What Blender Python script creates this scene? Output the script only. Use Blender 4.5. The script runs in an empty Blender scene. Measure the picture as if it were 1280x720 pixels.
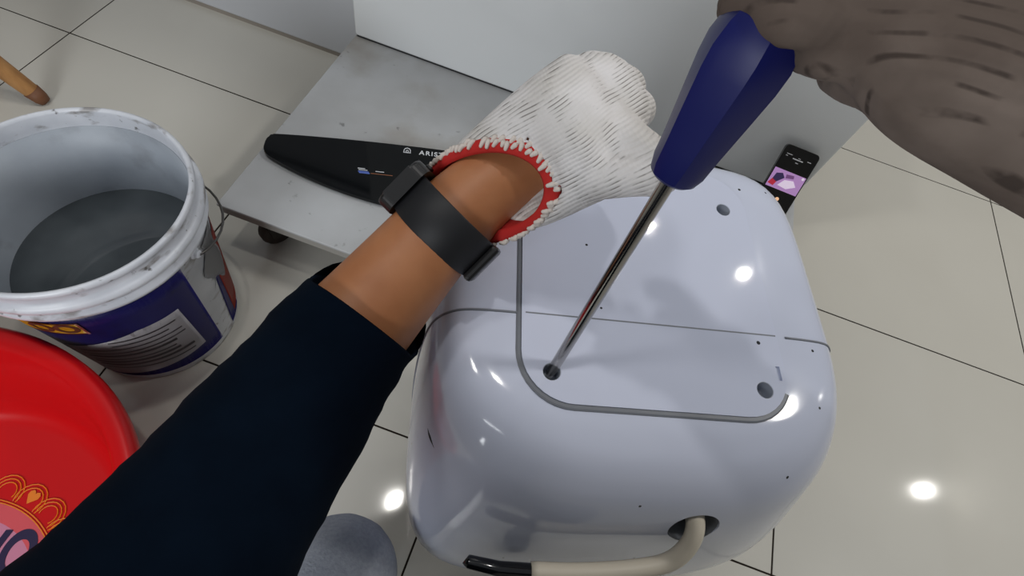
import bpy, bmesh, math, random
from mathutils import Vector, Matrix, noise

random.seed(7)
C = bpy.context.scene.collection
SC = bpy.context.scene

# ------------------------------------------------------------------ camera
CAM_H = 0.9656
cam_d = bpy.data.cameras.new('camera')
cam_d.sensor_width = 36.0
cam_d.lens = 18.833
cam_d.clip_start = 0.01
cam_o = bpy.data.objects.new('camera', cam_d)
C.objects.link(cam_o)
right = Vector((0.93707, 0.3062, 0.16777))
down = Vector((0.34873, -0.79745, -0.4924))
fwd = Vector((-0.01699, 0.51992, -0.85405))
M = Matrix.Identity(4)
for i in range(3):
    M[i][0] = right[i]; M[i][1] = -down[i]; M[i][2] = -fwd[i]
M[2][3] = CAM_H
cam_o.matrix_world = M
SC.camera = cam_o

# ------------------------------------------------------------------ light
w = bpy.data.worlds.new('room_light')
SC.world = w
w.use_nodes = True
bg = w.node_tree.nodes['Background']
bg.inputs[0].default_value = (0.86, 0.92, 1.0, 1)
bg.inputs[1].default_value = 0.25

def downlight_or_fill(x, y, p, r=0.07):
    d = bpy.data.lights.new('downlight_or_fill', 'AREA')
    d.shape = 'DISK'; d.size = r * 2; d.energy = p
    d.color = (1.0, 0.97, 0.92)
    o = bpy.data.objects.new('downlight_or_fill', d)
    o.location = (x, y, 2.75)
    C.objects.link(o)
    return o
downlight_or_fill(-0.27, 0.46, 7, 0.05)
downlight_or_fill(-1.15, 0.05, 8, 0.16)  # added fill to soften the hand's shadow, its floor reflection behind the sleeve
downlight_or_fill(0.61, 2.30, 3.5, 0.022)
downlight_or_fill(1.24, 2.20, 3.5, 0.022)
downlight_or_fill(3.40, 1.85, 6, 0.025)
downlight_or_fill(1.75, 1.22, 36, 0.22)  # added fill to brighten the right floor, its reflection hidden by the heater
# added fill light behind the worker, brightens the appliance's left side
d = bpy.data.lights.new('rear_fill', 'AREA')
d.shape = 'RECTANGLE'; d.size = 0.6; d.size_y = 1.2; d.energy = 34; d.color = (0.94, 0.97, 1.0)
o = bpy.data.objects.new('rear_fill', d)
o.location = (-0.50, -1.5, 1.0)
o.rotation_euler = (Vector((-0.6, 0.988, 0.4)) - Vector(o.location)).to_track_quat('-Z', 'Y').to_euler()
C.objects.link(o)

SC.view_settings.view_transform = 'Standard'
SC.view_settings.look = 'None'
SC.view_settings.gamma = 1.0
SC.view_settings.use_curve_mapping = False
SC.view_settings.exposure = -0.2

# ------------------------------------------------------------------ materials
def lin(r, g, b):
    def f(c):
        c /= 255.0
        return c / 12.92 if c <= 0.04045 else ((c + 0.055) / 1.055) ** 2.4
    return (f(r), f(g), f(b), 1)

def mat(name, col, rough=0.5, metal=0.0, coat=0.0, spec=0.5):
    m = bpy.data.materials.new(name); m.use_nodes = True
    b = m.node_tree.nodes['Principled BSDF']
    b.inputs['Base Color'].default_value = lin(*col) if len(col) == 3 else col
    b.inputs['Roughness'].default_value = rough
    b.inputs['Metallic'].default_value = metal
    b.inputs['Coat Weight'].default_value = coat
    b.inputs['Coat Roughness'].default_value = 0.06
    b.inputs['Specular IOR Level'].default_value = spec
    return m

def nodes(m):
    return m.node_tree.nodes, m.node_tree.links, m.node_tree.nodes['Principled BSDF']

def tex_noise(m, scale, detail=4, coord='Object', stretch=None):
    N, L, b = nodes(m)
    tc = N.new('ShaderNodeTexCoord')
    n = N.new('ShaderNodeTexNoise')
    n.inputs['Scale'].default_value = scale
    n.inputs['Detail'].default_value = detail
    src = tc.outputs[coord]
    if stretch:
        mp = N.new('ShaderNodeMapping'); mp.inputs['Scale'].default_value = stretch
        L.new(src, mp.inputs[0]); src = mp.outputs[0]
    L.new(src, n.inputs['Vector'])
    return n

def mottle(m, scale, c1, c2, lo=0.35, hi=0.65, detail=4, stretch=None, bump=0.0):
    """base colour wandering between c1 and c2"""
    N, L, b = nodes(m)
    n = tex_noise(m, scale, detail, stretch=stretch)
    r = N.new('ShaderNodeValToRGB')
    r.color_ramp.elements[0].position = lo; r.color_ramp.elements[0].color = lin(*c1)
    r.color_ramp.elements[1].position = hi; r.color_ramp.elements[1].color = lin(*c2)
    L.new(n.outputs[0], r.inputs[0]); L.new(r.outputs[0], b.inputs['Base Color'])
    if bump:
        bp = N.new('ShaderNodeBump'); bp.inputs['Strength'].default_value = bump
        bp.inputs['Distance'].default_value = 0.002
        L.new(n.outputs[0], bp.inputs['Height']); L.new(bp.outputs[0], b.inputs['Normal'])
    return r

def stains(m, scale, col, lo, hi, amount=1.0, detail=6, stretch=None):
    """patches of dirt with their own shape over the current base colour"""
    N, L, b = nodes(m)
    n = tex_noise(m, scale, detail, stretch=stretch)
    r = N.new('ShaderNodeValToRGB')
    r.color_ramp.elements[0].position = lo; r.color_ramp.elements[0].color = (0, 0, 0, 1)
    r.color_ramp.elements[1].position = hi; r.color_ramp.elements[1].color = (amount, amount, amount, 1)
    L.new(n.outputs[0], r.inputs[0])
    mx = N.new('ShaderNodeMix'); mx.data_type = 'RGBA'
    L.new(r.outputs[0], mx.inputs[0])
    bc = b.inputs['Base Color']
    if bc.is_linked:
        L.new(bc.links[0].from_socket, mx.inputs[6])
    else:
        mx.inputs[6].default_value = bc.default_value
    mx.inputs[7].default_value = lin(*col)
    L.new(mx.outputs[2], bc)

def specks(m, scale, col, keep=0.35, size=0.05):
    """a few small dirt specks scattered over the base colour"""
    N, L, b = nodes(m)
    tc = N.new('ShaderNodeTexCoord')
    v = N.new('ShaderNodeTexVoronoi'); v.inputs['Scale'].default_value = scale
    L.new(tc.outputs['Object'], v.inputs['Vector'])
    a = N.new('ShaderNodeMath'); a.operation = 'LESS_THAN'; a.inputs[1].default_value = size
    L.new(v.outputs['Distance'], a.inputs[0])
    sp = N.new('ShaderNodeSeparateColor'); L.new(v.outputs['Color'], sp.inputs[0])
    g = N.new('ShaderNodeMath'); g.operation = 'GREATER_THAN'; g.inputs[1].default_value = keep
    L.new(sp.outputs[0], g.inputs[0])
    mu = N.new('ShaderNodeMath'); mu.operation = 'MULTIPLY'; L.new(a.outputs[0], mu.inputs[0]); L.new(g.outputs[0], mu.inputs[1])
    mx = N.new('ShaderNodeMix'); mx.data_type = 'RGBA'
    L.new(mu.outputs[0], mx.inputs[0]); mx.inputs[6].default_value = b.inputs['Base Color'].default_value; mx.inputs[7].default_value = lin(*col)
    L.new(mx.outputs[2], b.inputs['Base Color'])

MT = {}
MT['tile'] = mat('polished_tile', (196, 188, 170), 0.07, coat=0.0)
N, L, b = nodes(MT['tile'])
oi = N.new('ShaderNodeObjectInfo')
n1 = tex_noise(MT['tile'], 3.0, 5)
mx = N.new('ShaderNodeMix'); mx.data_type = 'RGBA'
mx.inputs[6].default_value = lin(200, 198, 190); mx.inputs[7].default_value = lin(190, 187, 178)
L.new(n1.outputs[0], mx.inputs[0])
hs = N.new('ShaderNodeHueSaturation')
mr = N.new('ShaderNodeMapRange'); mr.inputs[3].default_value = 0.96; mr.inputs[4].default_value = 1.03
L.new(oi.outputs['Random'], mr.inputs[0]); L.new(mr.outputs[0], hs.inputs['Value'])
L.new(mx.outputs[2], hs.inputs['Color']); L.new(hs.outputs[0], b.inputs['Base Color'])
MT['wall'] = mat('painted_wall', (150, 148, 143), 0.8)
MT['grout'] = mat('grout', (40, 34, 29), 0.95, spec=0.1)
MT['counter'] = mat('counter_white', (196, 199, 204), 0.35)
MT['counter_kick'] = mat('counter_kick', (150, 143, 134), 0.6)
MT['enamel'] = mat('white_enamel', (226, 229, 230), 0.22, coat=0.3)
MT['dark_gap'] = mat('dark_gap', (38, 38, 40), 0.7)
MT['deck'] = mat('painted_steel_deck', (172, 176, 182), 0.42)
mottle(MT['deck'], 3.5, (160, 161, 162), (184, 187, 190), 0.35, 0.65, 6)
stains(MT['deck'], 5.0, (134, 126, 114), 0.52, 0.72, 0.75, 8)
stains(MT['deck'], 45.0, (95, 95, 95), 0.68, 0.76, 0.7, 4)
MT['deck_edge'] = mat('deck_edge', (150, 148, 142), 0.5)
MT['caster'] = mat('caster_steel', (62, 56, 50), 0.5, 0.6)
MT['rubber'] = mat('caster_rubber', (58, 50, 44), 0.8)
MT['heater'] = mat('heater_plastic', (205, 211, 230), 0.10)
specks(MT['heater'], 34, (52, 52, 56))
MT['plate'] = mat('heater_plate', (207, 213, 233), 0.05)
specks(MT['plate'], 30, (52, 52, 56))
MT['gasket'] = mat('grey_gasket', (112, 116, 124), 0.45)
MT['seam'] = mat('seam_grey', (120, 124, 132), 0.6)
MT['outlet'] = mat('outlet_grey', (96, 100, 106), 0.5)
MT['hole'] = mat('hole_grey', (172, 178, 190), 0.4)
MT['cord'] = mat('cream_cord', (200, 192, 176), 0.45)
MT['black_gloss'] = mat('black_gloss', (14, 15, 18), 0.12, coat=0.5)
MT['silver'] = mat('silver_strip', (190, 192, 198), 0.25, 0.8)
MT['glass'] = mat('black_glass', (5, 7, 9), 0.06, spec=0.22)
MT['print'] = mat('print_white', (205, 208, 212), 0.5)
MT['print_grey'] = mat('print_grey', (120, 126, 134), 0.5)
MT['print_blue'] = mat('print_blue', (86, 110, 190), 0.5)
MT['print_orange'] = mat('print_orange', (150, 92, 60), 0.5)
MT['bucket'] = mat('bucket_plastic', (200, 204, 212), 0.38)
mottle(MT['bucket'], 14, (186, 190, 198), (212, 215, 222), 0.35, 0.7, 6)
stains(MT['bucket'], 26.0, (112, 106, 100), 0.57, 0.68, 0.75, 8, stretch=(1, 1, 2.5))
stains(MT['bucket'], 75.0, (70, 66, 62), 0.66, 0.72, 0.8, 4)
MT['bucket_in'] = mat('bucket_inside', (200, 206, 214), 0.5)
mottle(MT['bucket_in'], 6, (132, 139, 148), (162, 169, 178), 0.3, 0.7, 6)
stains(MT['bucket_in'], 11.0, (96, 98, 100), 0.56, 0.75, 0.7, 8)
MT['water'] = mat('murky_water', (66, 72, 76), 0.04, spec=0.6)
mottle(MT['water'], 5, (54, 60, 64), (84, 90, 94), 0.4, 0.65, 4)
MT['label_blue'] = mat('label_navy', (34, 32, 104), 0.32)
stains(MT['label_blue'], 22.0, (24, 22, 66), 0.55, 0.7, 0.6, 6)
MT['label_white'] = mat('label_white', (176, 172, 176), 0.45)
MT['label_text'] = mat('label_text', (112, 106, 112), 0.6)
MT['label_yellow'] = mat('label_yellow', (226, 172, 40), 0.4)
MT['label_red'] = mat('label_red', (150, 52, 40), 0.4)
MT['label_brown'] = mat('label_brown', (74, 40, 22), 0.5)
MT['film'] = mat('torn_film', (140, 140, 142), 0.25)
MT['wire'] = mat('wire', (86, 84, 82), 0.4, 0.7)
MT['basin'] = mat('red_plastic', (192, 14, 19), 0.30, spec=0.35)
MT['basin_pink'] = mat('basin_pink_print', (196, 130, 158), 0.4)
MT['basin_rose'] = mat('basin_rose_print', (206, 84, 92), 0.4)
MT['basin_gold'] = mat('basin_gold_print', (226, 132, 30), 0.4)
MT['basin_navy'] = mat('basin_navy_print', (30, 22, 66), 0.4)
MT['basin_blue'] = mat('basin_blue_print', (72, 92, 160), 0.4)
MT['wood'] = mat('wood', (178, 128, 76), 0.5)
mottle(MT['wood'], 9, (150, 104, 58), (186, 138, 84), 0.3, 0.7, 5, stretch=(6, 6, 1))
MT['wood_dark'] = mat('wood_foot', (112, 72, 46), 0.6)
MT['navy_handle'] = mat('navy_handle', (16, 22, 84), 0.38, spec=0.3)
MT['steel'] = mat('steel', (170, 168, 166), 0.16, 1.0)
MT['phone'] = mat('phone_black', (14, 15, 17), 0.2, coat=0.5)
MT['stool_grey'] = mat('grey_plastic', (120, 124, 130), 0.5)

def emit(name, col, s):
    m = mat(name, col, 0.3)
    b = m.node_tree.nodes['Principled BSDF']
    b.inputs['Emission Color'].default_value = lin(*col)
    b.inputs['Emission Strength'].default_value = s
    return m
MT['scr_lilac'] = emit('screen_lilac', (176, 136, 190), 0.5)
MT['scr_white'] = emit('screen_white', (226, 210, 232), 0.5)
MT['scr_red'] = emit('screen_red', (190, 50, 70), 0.4)
MT['scr_navy'] = emit('screen_navy', (60, 50, 90), 0.3)
MT['scr_plum'] = emit('screen_plum', (120, 80, 130), 0.4)
MT['scr_orange'] = emit('screen_orange', (240, 190, 150), 0.7)

# skin
MT['skin'] = mat('skin', (172, 118, 82), 0.5)
mottle(MT['skin'], 28, (170, 108, 68), (190, 128, 86), 0.3, 0.7, 5, bump=0.15)
MT['skin'].node_tree.nodes['Principled BSDF'].inputs['Subsurface Weight'].default_value = 0.08
MT['skin'].node_tree.nodes['Principled BSDF'].inputs['Subsurface Radius'].default_value = (0.01, 0.004, 0.002)
# cloth
def cloth(name, c1, c2, scale, bump):
    m = mat(name, c1, 0.95, spec=0.08)
    mottle(m, scale, c1, c2, 0.3, 0.7, 4, bump=bump)
    m.node_tree.nodes['Principled BSDF'].inputs['Sheen Weight'].default_value = 0.0
    return m
MT['sleeve'] = cloth('navy_jersey', (3, 13, 26), (5, 17, 31), 40, 0.3)
MT['trousers'] = cloth('grey_jersey', (150, 155, 166), (164, 169, 179), 300, 0.4)
MT['watch'] = mat('watch_rubber', (24, 25, 29), 0.55)
MT['watch_case'] = mat('watch_case', (22, 22, 24), 0.4, coat=0.2)

def knit(name, c1, c2, slit, scale, dirt=None):
    """ribbed knit: ribs run along the object's local X"""
    m = mat(name, c1, 0.95, spec=0.1)
    N, L, b = nodes(m)
    tc = N.new('ShaderNodeTexCoord')
    dn = N.new('ShaderNodeTexNoise'); dn.inputs['Scale'].default_value = 14; dn.inputs['Detail'].default_value = 2
    L.new(tc.outputs['Object'], dn.inputs['Vector'])
    sub = N.new('ShaderNodeVectorMath'); sub.operation = 'SUBTRACT'; sub.inputs[1].default_value = (0.5, 0.5, 0.5)
    L.new(dn.outputs['Color'], sub.inputs[0])
    scl = N.new('ShaderNodeVectorMath'); scl.operation = 'SCALE'; scl.inputs['Scale'].default_value = 0.012
    L.new(sub.outputs[0], scl.inputs[0])
    add = N.new('ShaderNodeVectorMath'); add.operation = 'ADD'
    L.new(tc.outputs['Object'], add.inputs[0]); L.new(scl.outputs[0], add.inputs[1])
    wv = N.new('ShaderNodeTexWave'); wv.wave_type = 'BANDS'; wv.bands_direction = 'Y'
    wv.inputs['Scale'].default_value = scale
    L.new(add.outputs[0], wv.inputs['Vector'])
    w2 = N.new('ShaderNodeTexWave'); w2.wave_type = 'BANDS'; w2.bands_direction = 'X'
    w2.inputs['Scale'].default_value = scale * 1.1; w2.inputs['Distortion'].default_value = 2.0
    L.new(add.outputs[0], w2.inputs['Vector'])
    # slits: bottom of the ribs, broken into dashes
    r1 = N.new('ShaderNodeValToRGB')
    r1.color_ramp.elements[0].position = 0.02; r1.color_ramp.elements[0].color = (1, 1, 1, 1)
    r1.color_ramp.elements[1].position = 0.22; r1.color_ramp.elements[1].color = (0, 0, 0, 1)
    L.new(wv.outputs['Fac'], r1.inputs[0])
    n2 = N.new('ShaderNodeTexNoise'); n2.inputs['Scale'].default_value = 60; n2.inputs['Detail'].default_value = 3
    L.new(tc.outputs['Object'], n2.inputs['Vector'])
    r2 = N.new('ShaderNodeValToRGB')
    r2.color_ramp.elements[0].position = 0.48; r2.color_ramp.elements[0].color = (0, 0, 0, 1)
    r2.color_ramp.elements[1].position = 0.62; r2.color_ramp.elements[1].color = (1, 1, 1, 1)
    L.new(n2.outputs[0], r2.inputs[0])
    mu = N.new('ShaderNodeMath'); mu.operation = 'MULTIPLY'
    L.new(r1.outputs[0], mu.inputs[0]); L.new(r2.outputs[0], mu.inputs[1])
    n3 = N.new('ShaderNodeTexNoise'); n3.inputs['Scale'].default_value = 18; n3.inputs['Detail'].default_value = 5
    L.new(tc.outputs['Object'], n3.inputs['Vector'])
    r3 = N.new('ShaderNodeValToRGB')
    r3.color_ramp.elements[0].position = 0.42; r3.color_ramp.elements[0].color = lin(*c1)
    r3.color_ramp.elements[1].position = 0.72; r3.color_ramp.elements[1].color = lin(*c2)
    L.new(n3.outputs[0], r3.inputs[0])
    mx = N.new('ShaderNodeMix'); mx.data_type = 'RGBA'
    L.new(mu.outputs[0], mx.inputs[0]); L.new(r3.outputs[0], mx.inputs[6]); mx.inputs[7].default_value = lin(*slit)
    L.new(mx.outputs[2], b.inputs['Base Color'])
    h = N.new('ShaderNodeMath'); h.operation = 'MULTIPLY_ADD'
    L.new(w2.outputs['Fac'], h.inputs[0]); h.inputs[1].default_value = 0.25; L.new(wv.outputs['Fac'], h.inputs[2])
    bp = N.new('ShaderNodeBump'); bp.inputs['Strength'].default_value = 0.42; bp.inputs['Distance'].default_value = 0.0008
    L.new(h.outputs[0], bp.inputs['Height']); L.new(bp.outputs[0], b.inputs['Normal'])
    return m
MT['knit'] = knit('white_knit', (226, 223, 223), (198, 194, 188), (132, 128, 125), 118)
MT['knit_brown'] = knit('soiled_shaded_knit', (94, 83, 76), (122, 110, 102), (72, 63, 58), 66)  # the right glove's shade and dirt are both put into this darker colour
MT['red_yarn'] = mat('red_yarn', (186, 34, 30), 0.85)
MT['white_yarn'] = mat('white_yarn', (218, 208, 200), 0.9)

# ------------------------------------------------------------------ helpers
WORLD = {}
def link(name, me, m=None, parent=None, world=None, smooth=True):
    """one mesh object; mesh is given in the object's own frame `world`"""
    o = bpy.data.objects.new(name, me)
    C.objects.link(o)
    W = world.copy() if world is not None else Matrix.Identity(4)
    WORLD[o] = W
    if parent is not None:
        o.parent = parent
        o.matrix_basis = WORLD[parent].inverted() @ W
    else:
        o.matrix_basis = W
    if m is not None and len(me.materials) == 0:
        me.materials.append(MT[m] if isinstance(m, str) else m)
    if smooth and hasattr(me, 'polygons'):
        me.polygons.foreach_set('use_smooth', [True] * len(me.polygons))
    return o

def autosmooth(o, deg=35):
    me = o.data
    bm = bmesh.new(); bm.from_mesh(me)
    for e in bm.edges:
        if len(e.link_faces) == 2 and e.calc_face_angle(0) > math.radians(deg):
            e.smooth = False
    bm.to_mesh(me); bm.free()
    return o

def tag(o, label, cat, group=None):
    o['label'] = label; o['category'] = cat
    if group: o['group'] = group
    return o

def empty(name, W, label=None, cat=None, group=None):
    o = bpy.data.objects.new(name, None)
    o.empty_display_size = 0.05
    C.objects.link(o); o.matrix_basis = W; WORLD[o] = W.copy()
    if label: tag(o, label, cat, group)
    return o

def T(x, y, z, rz=0.0):
    return Matrix.Translation((x, y, z)) @ Matrix.Rotation(rz, 4, 'Z')

def to_mesh(bm, name='m'):
    me = bpy.data.meshes.new(name)
    bmesh.ops.recalc_face_normals(bm, faces=bm.faces)
    bm.to_mesh(me); bm.free()
    return me

def box_mesh(x0, x1, y0, y1, z0, z1, bev=0.0, seg=2):
    bm = bmesh.new()
    bmesh.ops.create_cube(bm, size=1)
    for v in bm.verts:
        v.co = Vector(((x0 + x1) / 2 + v.co.x * (x1 - x0), (y0 + y1) / 2 + v.co.y * (y1 - y0), (z0 + z1) / 2 + v.co.z * (z1 - z0)))
    if bev > 0:
        bmesh.ops.bevel(bm, geom=list(bm.edges), offset=bev, segments=seg, affect='EDGES', profile=0.5)
    return to_mesh(bm)

def loft_bm(bm, rings, cap0=True, cap1=True):
    vs = [[bm.verts.new(p) for p in r] for r in rings]
    n = len(rings[0])
    for a, b_ in zip(vs, vs[1:]):
        for i in range(n):
            bm.faces.new((a[i], a[(i + 1) % n], b_[(i + 1) % n], b_[i]))
    if cap0: bm.faces.new(vs[0][::-1])
    if cap1: bm.faces.new(vs[-1])
    return vs

def loft(rings, cap0=True, cap1=True):
    bm = bmesh.new(); loft_bm(bm, rings, cap0, cap1)
    return to_mesh(bm)

def lathe_bm(bm, prof, n=64, close=False):
    """prof: list of (r,z); first/last r=0 closes at the pole"""
    rows = []
    for r, z in prof:
        if r < 1e-6:
            rows.append([bm.verts.new((0, 0, z))])
        else:
            rows.append([bm.verts.new((r * math.cos(2 * math.pi * i / n), r * math.sin(2 * math.pi * i / n), z)) for i in range(n)])
    pairs = list(zip(rows, rows[1:]))
    if close: pairs.append((rows[-1], rows[0]))
    for a, b_ in pairs:
        for i in range(n):
            j = (i + 1) % n
            if len(a) == 1 and len(b_) == 1: continue
            if len(a) == 1: bm.faces.new((a[0], b_[j], b_[i]))
            elif len(b_) == 1: bm.faces.new((a[i], a[j], b_[0]))
            else: bm.faces.new((a[i], a[j], b_[j], b_[i]))

def lathe(prof, n=64, close=False):
    bm = bmesh.new(); lathe_bm(bm, prof, n, close)
    return to_mesh(bm)

def smooth_path(pts, k=8):
    """Catmull-Rom through points (Vectors, any size tuples)"""
    P = [Vector(p) for p in pts]
    out = []
    for i in range(len(P) - 1):
        p0 = P[i - 1] if i > 0 else P[i] * 2 - P[i + 1]
        p1, p2 = P[i], P[i + 1]
        p3 = P[i + 2] if i + 2 < len(P) else P[i + 1] * 2 - P[i]
        for s in range(k):
            t = s / k
            out.append(0.5 * ((2 * p1) + (p2 - p0) * t + (2 * p0 - 5 * p1 + 4 * p2 - p3) * t * t + (3 * p1 - p0 - 3 * p2 + p3) * t ** 3))
    out.append(P[-1])
    return out

def frames(path):
    """tangent / side / up frames carried along a path"""
    fr = []
    up = None
    for i, p in enumerate(path):
        a = path[max(i - 1, 0)]; b_ = path[min(i + 1, len(path) - 1)]
        t = (b_ - a).normalized()
        if up is None:
            up = Vector((0, 0, 1)) if abs(t.z) < 0.9 else Vector((0, 1, 0))
        s = t.cross(up).normalized()
        up = s.cross(t).normalized()
        fr.append((t, s, up))
    return fr

def tube_rings(path, radii, n=12, flat=1.0):
    rings = []
    for (t, s, u), p, r in zip(frames(path), path, radii):
        rings.append([p + s * (r * math.cos(2 * math.pi * i / n)) + u * (r * flat * math.sin(2 * math.pi * i / n)) for i in range(n)])
    return rings

def tube(path, r, n=12, k=0, flat=1.0):
    pts = smooth_path(path, k) if k else [Vector(p) for p in path]
    rad = r if isinstance(r, (list, tuple)) else [r] * len(pts)
    if len(rad) != len(pts):
        rr = [x.x for x in smooth_path([(q, 0, 0) for q in rad], k)]
        rad = rr
    return loft(tube_rings(pts, rad, n, flat))

def capsule_bm(bm, pts, k=6, n=14, flat=1.0):
    """pts: (x,y,z,r); a closed tapering limb with round ends"""
    path = smooth_path([p[:3] for p in pts], k)
    rad = [v.x for v in smooth_path([(p[3], 0, 0) for p in pts], k)]
    t0 = (path[0] - path[1]).normalized(); t1 = (path[-1] - path[-2]).normalized()
    a, ra, z, rz = path[0], rad[0], path[-1], rad[-1]
    pre = [(a + t0 * ra * math.sin(q), ra * math.cos(q)) for q in (1.35, 1.0, 0.5)]
    post = [(z + t1 * rz * math.sin(q), rz * math.cos(q)) for q in (0.5, 1.0, 1.35)]
    path = [p for p, _ in pre] + path + [p for p, _ in post]
    rad = [r for _, r in pre] + rad + [r for _, r in post]
    loft_bm(bm, tube_rings(path, rad, n, flat))

def evaluated(o):
    dg = bpy.context.evaluated_depsgraph_get()
    me = bpy.data.meshes.new_from_object(o.evaluated_get(dg))
    return me

def blob_mesh(bm, voxel=0.003, it=4):
    """fuse overlapping closed limbs into one continuous skin"""
    me = to_mesh(bm)
    o = bpy.data.objects.new('tmp', me); C.objects.link(o)
    r = o.modifiers.new('r', 'REMESH'); r.mode = 'VOXEL'; r.voxel_size = voxel
    s = o.modifiers.new('s', 'SMOOTH'); s.iterations = it; s.factor = 0.5
    bpy.context.view_layer.update()
    out = evaluated(o)
    bpy.data.objects.remove(o)
    return out

def boolean_cut(me, cutters):
    o = bpy.data.objects.new('tmp', me); C.objects.link(o)
    tmp = []
    for cm in cutters:
        c = bpy.data.objects.new('tmpc', cm); C.objects.link(c); tmp.append(c)
        m = o.modifiers.new('b', 'BOOLEAN'); m.operation = 'DIFFERENCE'; m.object = c; m.solver = 'EXACT'
    bpy.context.view_layer.update()
    out = evaluated(o)
    bpy.data.objects.remove(o)
    for c in tmp: bpy.data.objects.remove(c)
    return out

def prism(poly, z0, z1, bev=0.0, seg=2):
    bm = bmesh.new()
    b0 = [bm.verts.new((x, y, z0)) for x, y in poly]
    b1 = [bm.verts.new((x, y, z1)) for x, y in poly]
    n = len(poly)
    bm.faces.new(b0[::-1]); top = bm.faces.new(b1)
    for i in range(n): bm.faces.new((b0[i], b0[(i + 1) % n], b1[(i + 1) % n], b1[i]))
    if bev:
        bmesh.ops.bevel(bm, geom=list(top.edges), offset=bev, segments=seg, affect='EDGES', profile=0.5)
    return to_mesh(bm)

def round_rect(x0, x1, y0, y1, r, n=8):
    out = []
    for cx, cy, a in ((x1 - r, y1 - r, 0), (x0 + r, y1 - r, 90), (x0 + r, y0 + r, 180), (x1 - r, y0 + r, 270)):
        for i in range(n + 1):
            q = math.radians(a + 90 * i / n)
            out.append((cx + r * math.cos(q), cy + r * math.sin(q)))
    return out

def text_mesh(s, size, extrude=0.0002, shear=0.0, bold=0.0, spacing=1.0):
    cu = bpy.data.curves.new('t', 'FONT')
    cu.body = s; cu.size = size; cu.extrude = extrude; cu.shear = shear; cu.offset = bold
    cu.align_x = 'CENTER'; cu.align_y = 'CENTER'; cu.space_character = spacing
    o = bpy.data.objects.new('tmp', cu); C.objects.link(o)
    bpy.context.view_layer.update()
    me = evaluated(o)
    bpy.data.objects.remove(o); bpy.data.curves.remove(cu)
    return me

def join_meshes(ms):
    bm = bmesh.new()
    for me, W in ms:
        b2 = bmesh.new(); b2.from_mesh(me); b2.transform(W)
        t = bpy.data.meshes.new('t'); b2.to_mesh(t); b2.free()
        bm.from_mesh(t)
    out = bpy.data.meshes.new('j'); bm.to_mesh(out); bm.free()
    return out

# ------------------------------------------------------------------ setting: floor of polished tiles
TS, JX, JY = 0.6, -1.2188, 0.2242
floor = link('floor', box_mesh(JX - 3 * TS, JX + 8 * TS, JY - 3 * TS, JY + 5 * TS, -0.05, -0.0012), 'grout', smooth=False)
floor['kind'] = 'structure'
tile_me = box_mesh(0.0016, TS - 0.0016, 0.0016, TS - 0.0016, -0.0014, 0.0, 0.0005, 1)
for i in range(-3, 8):
    for j in range(-3, 5):
        link('tile', tile_me, 'tile', floor, T(JX + i * TS, JY + j * TS, 0), smooth=False)

X0, X1, Y0, Y1 = JX - 3 * TS, JX + 8 * TS, JY - 3 * TS, JY + 5 * TS
for nm, a in (('wall_back', (X0, X1, Y1, Y1 + .1)), ('wall_front', (X0, X1, Y0 - .1, Y0)), ('wall_left', (X0 - .1, X0, Y0 - .1, Y1 + .1)), ('wall_right', (X1, X1 + .1, Y0 - .1, Y1 + .1))):
    wl0 = link(nm, box_mesh(a[0], a[1], a[2], a[3], -0.05, 2.8), 'wall', smooth=False)
    wl0['kind'] = 'structure'

# ------------------------------------------------------------------ counter behind on the left
cW = T(-1.4, 1.06, 0)
counter = empty('counter', cW, 'plain white counter front meeting the tiles behind the low dolly', 'counter')
link('body', box_mesh(-0.9, 0.815, 0.0, 0.55, 0.012, 0.80, 0.004), 'counter', counter, cW, smooth=False)
link('kick_strip', box_mesh(-0.9, 0.815, 0.003, 0.5, 0.0, 0.012), 'counter_kick', counter, cW, smooth=False)
link('worktop', box_mesh(-0.91, 0.817, -0.02, 0.56, 0.80, 0.83, 0.004), 'counter', counter, cW, smooth=False)

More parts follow.
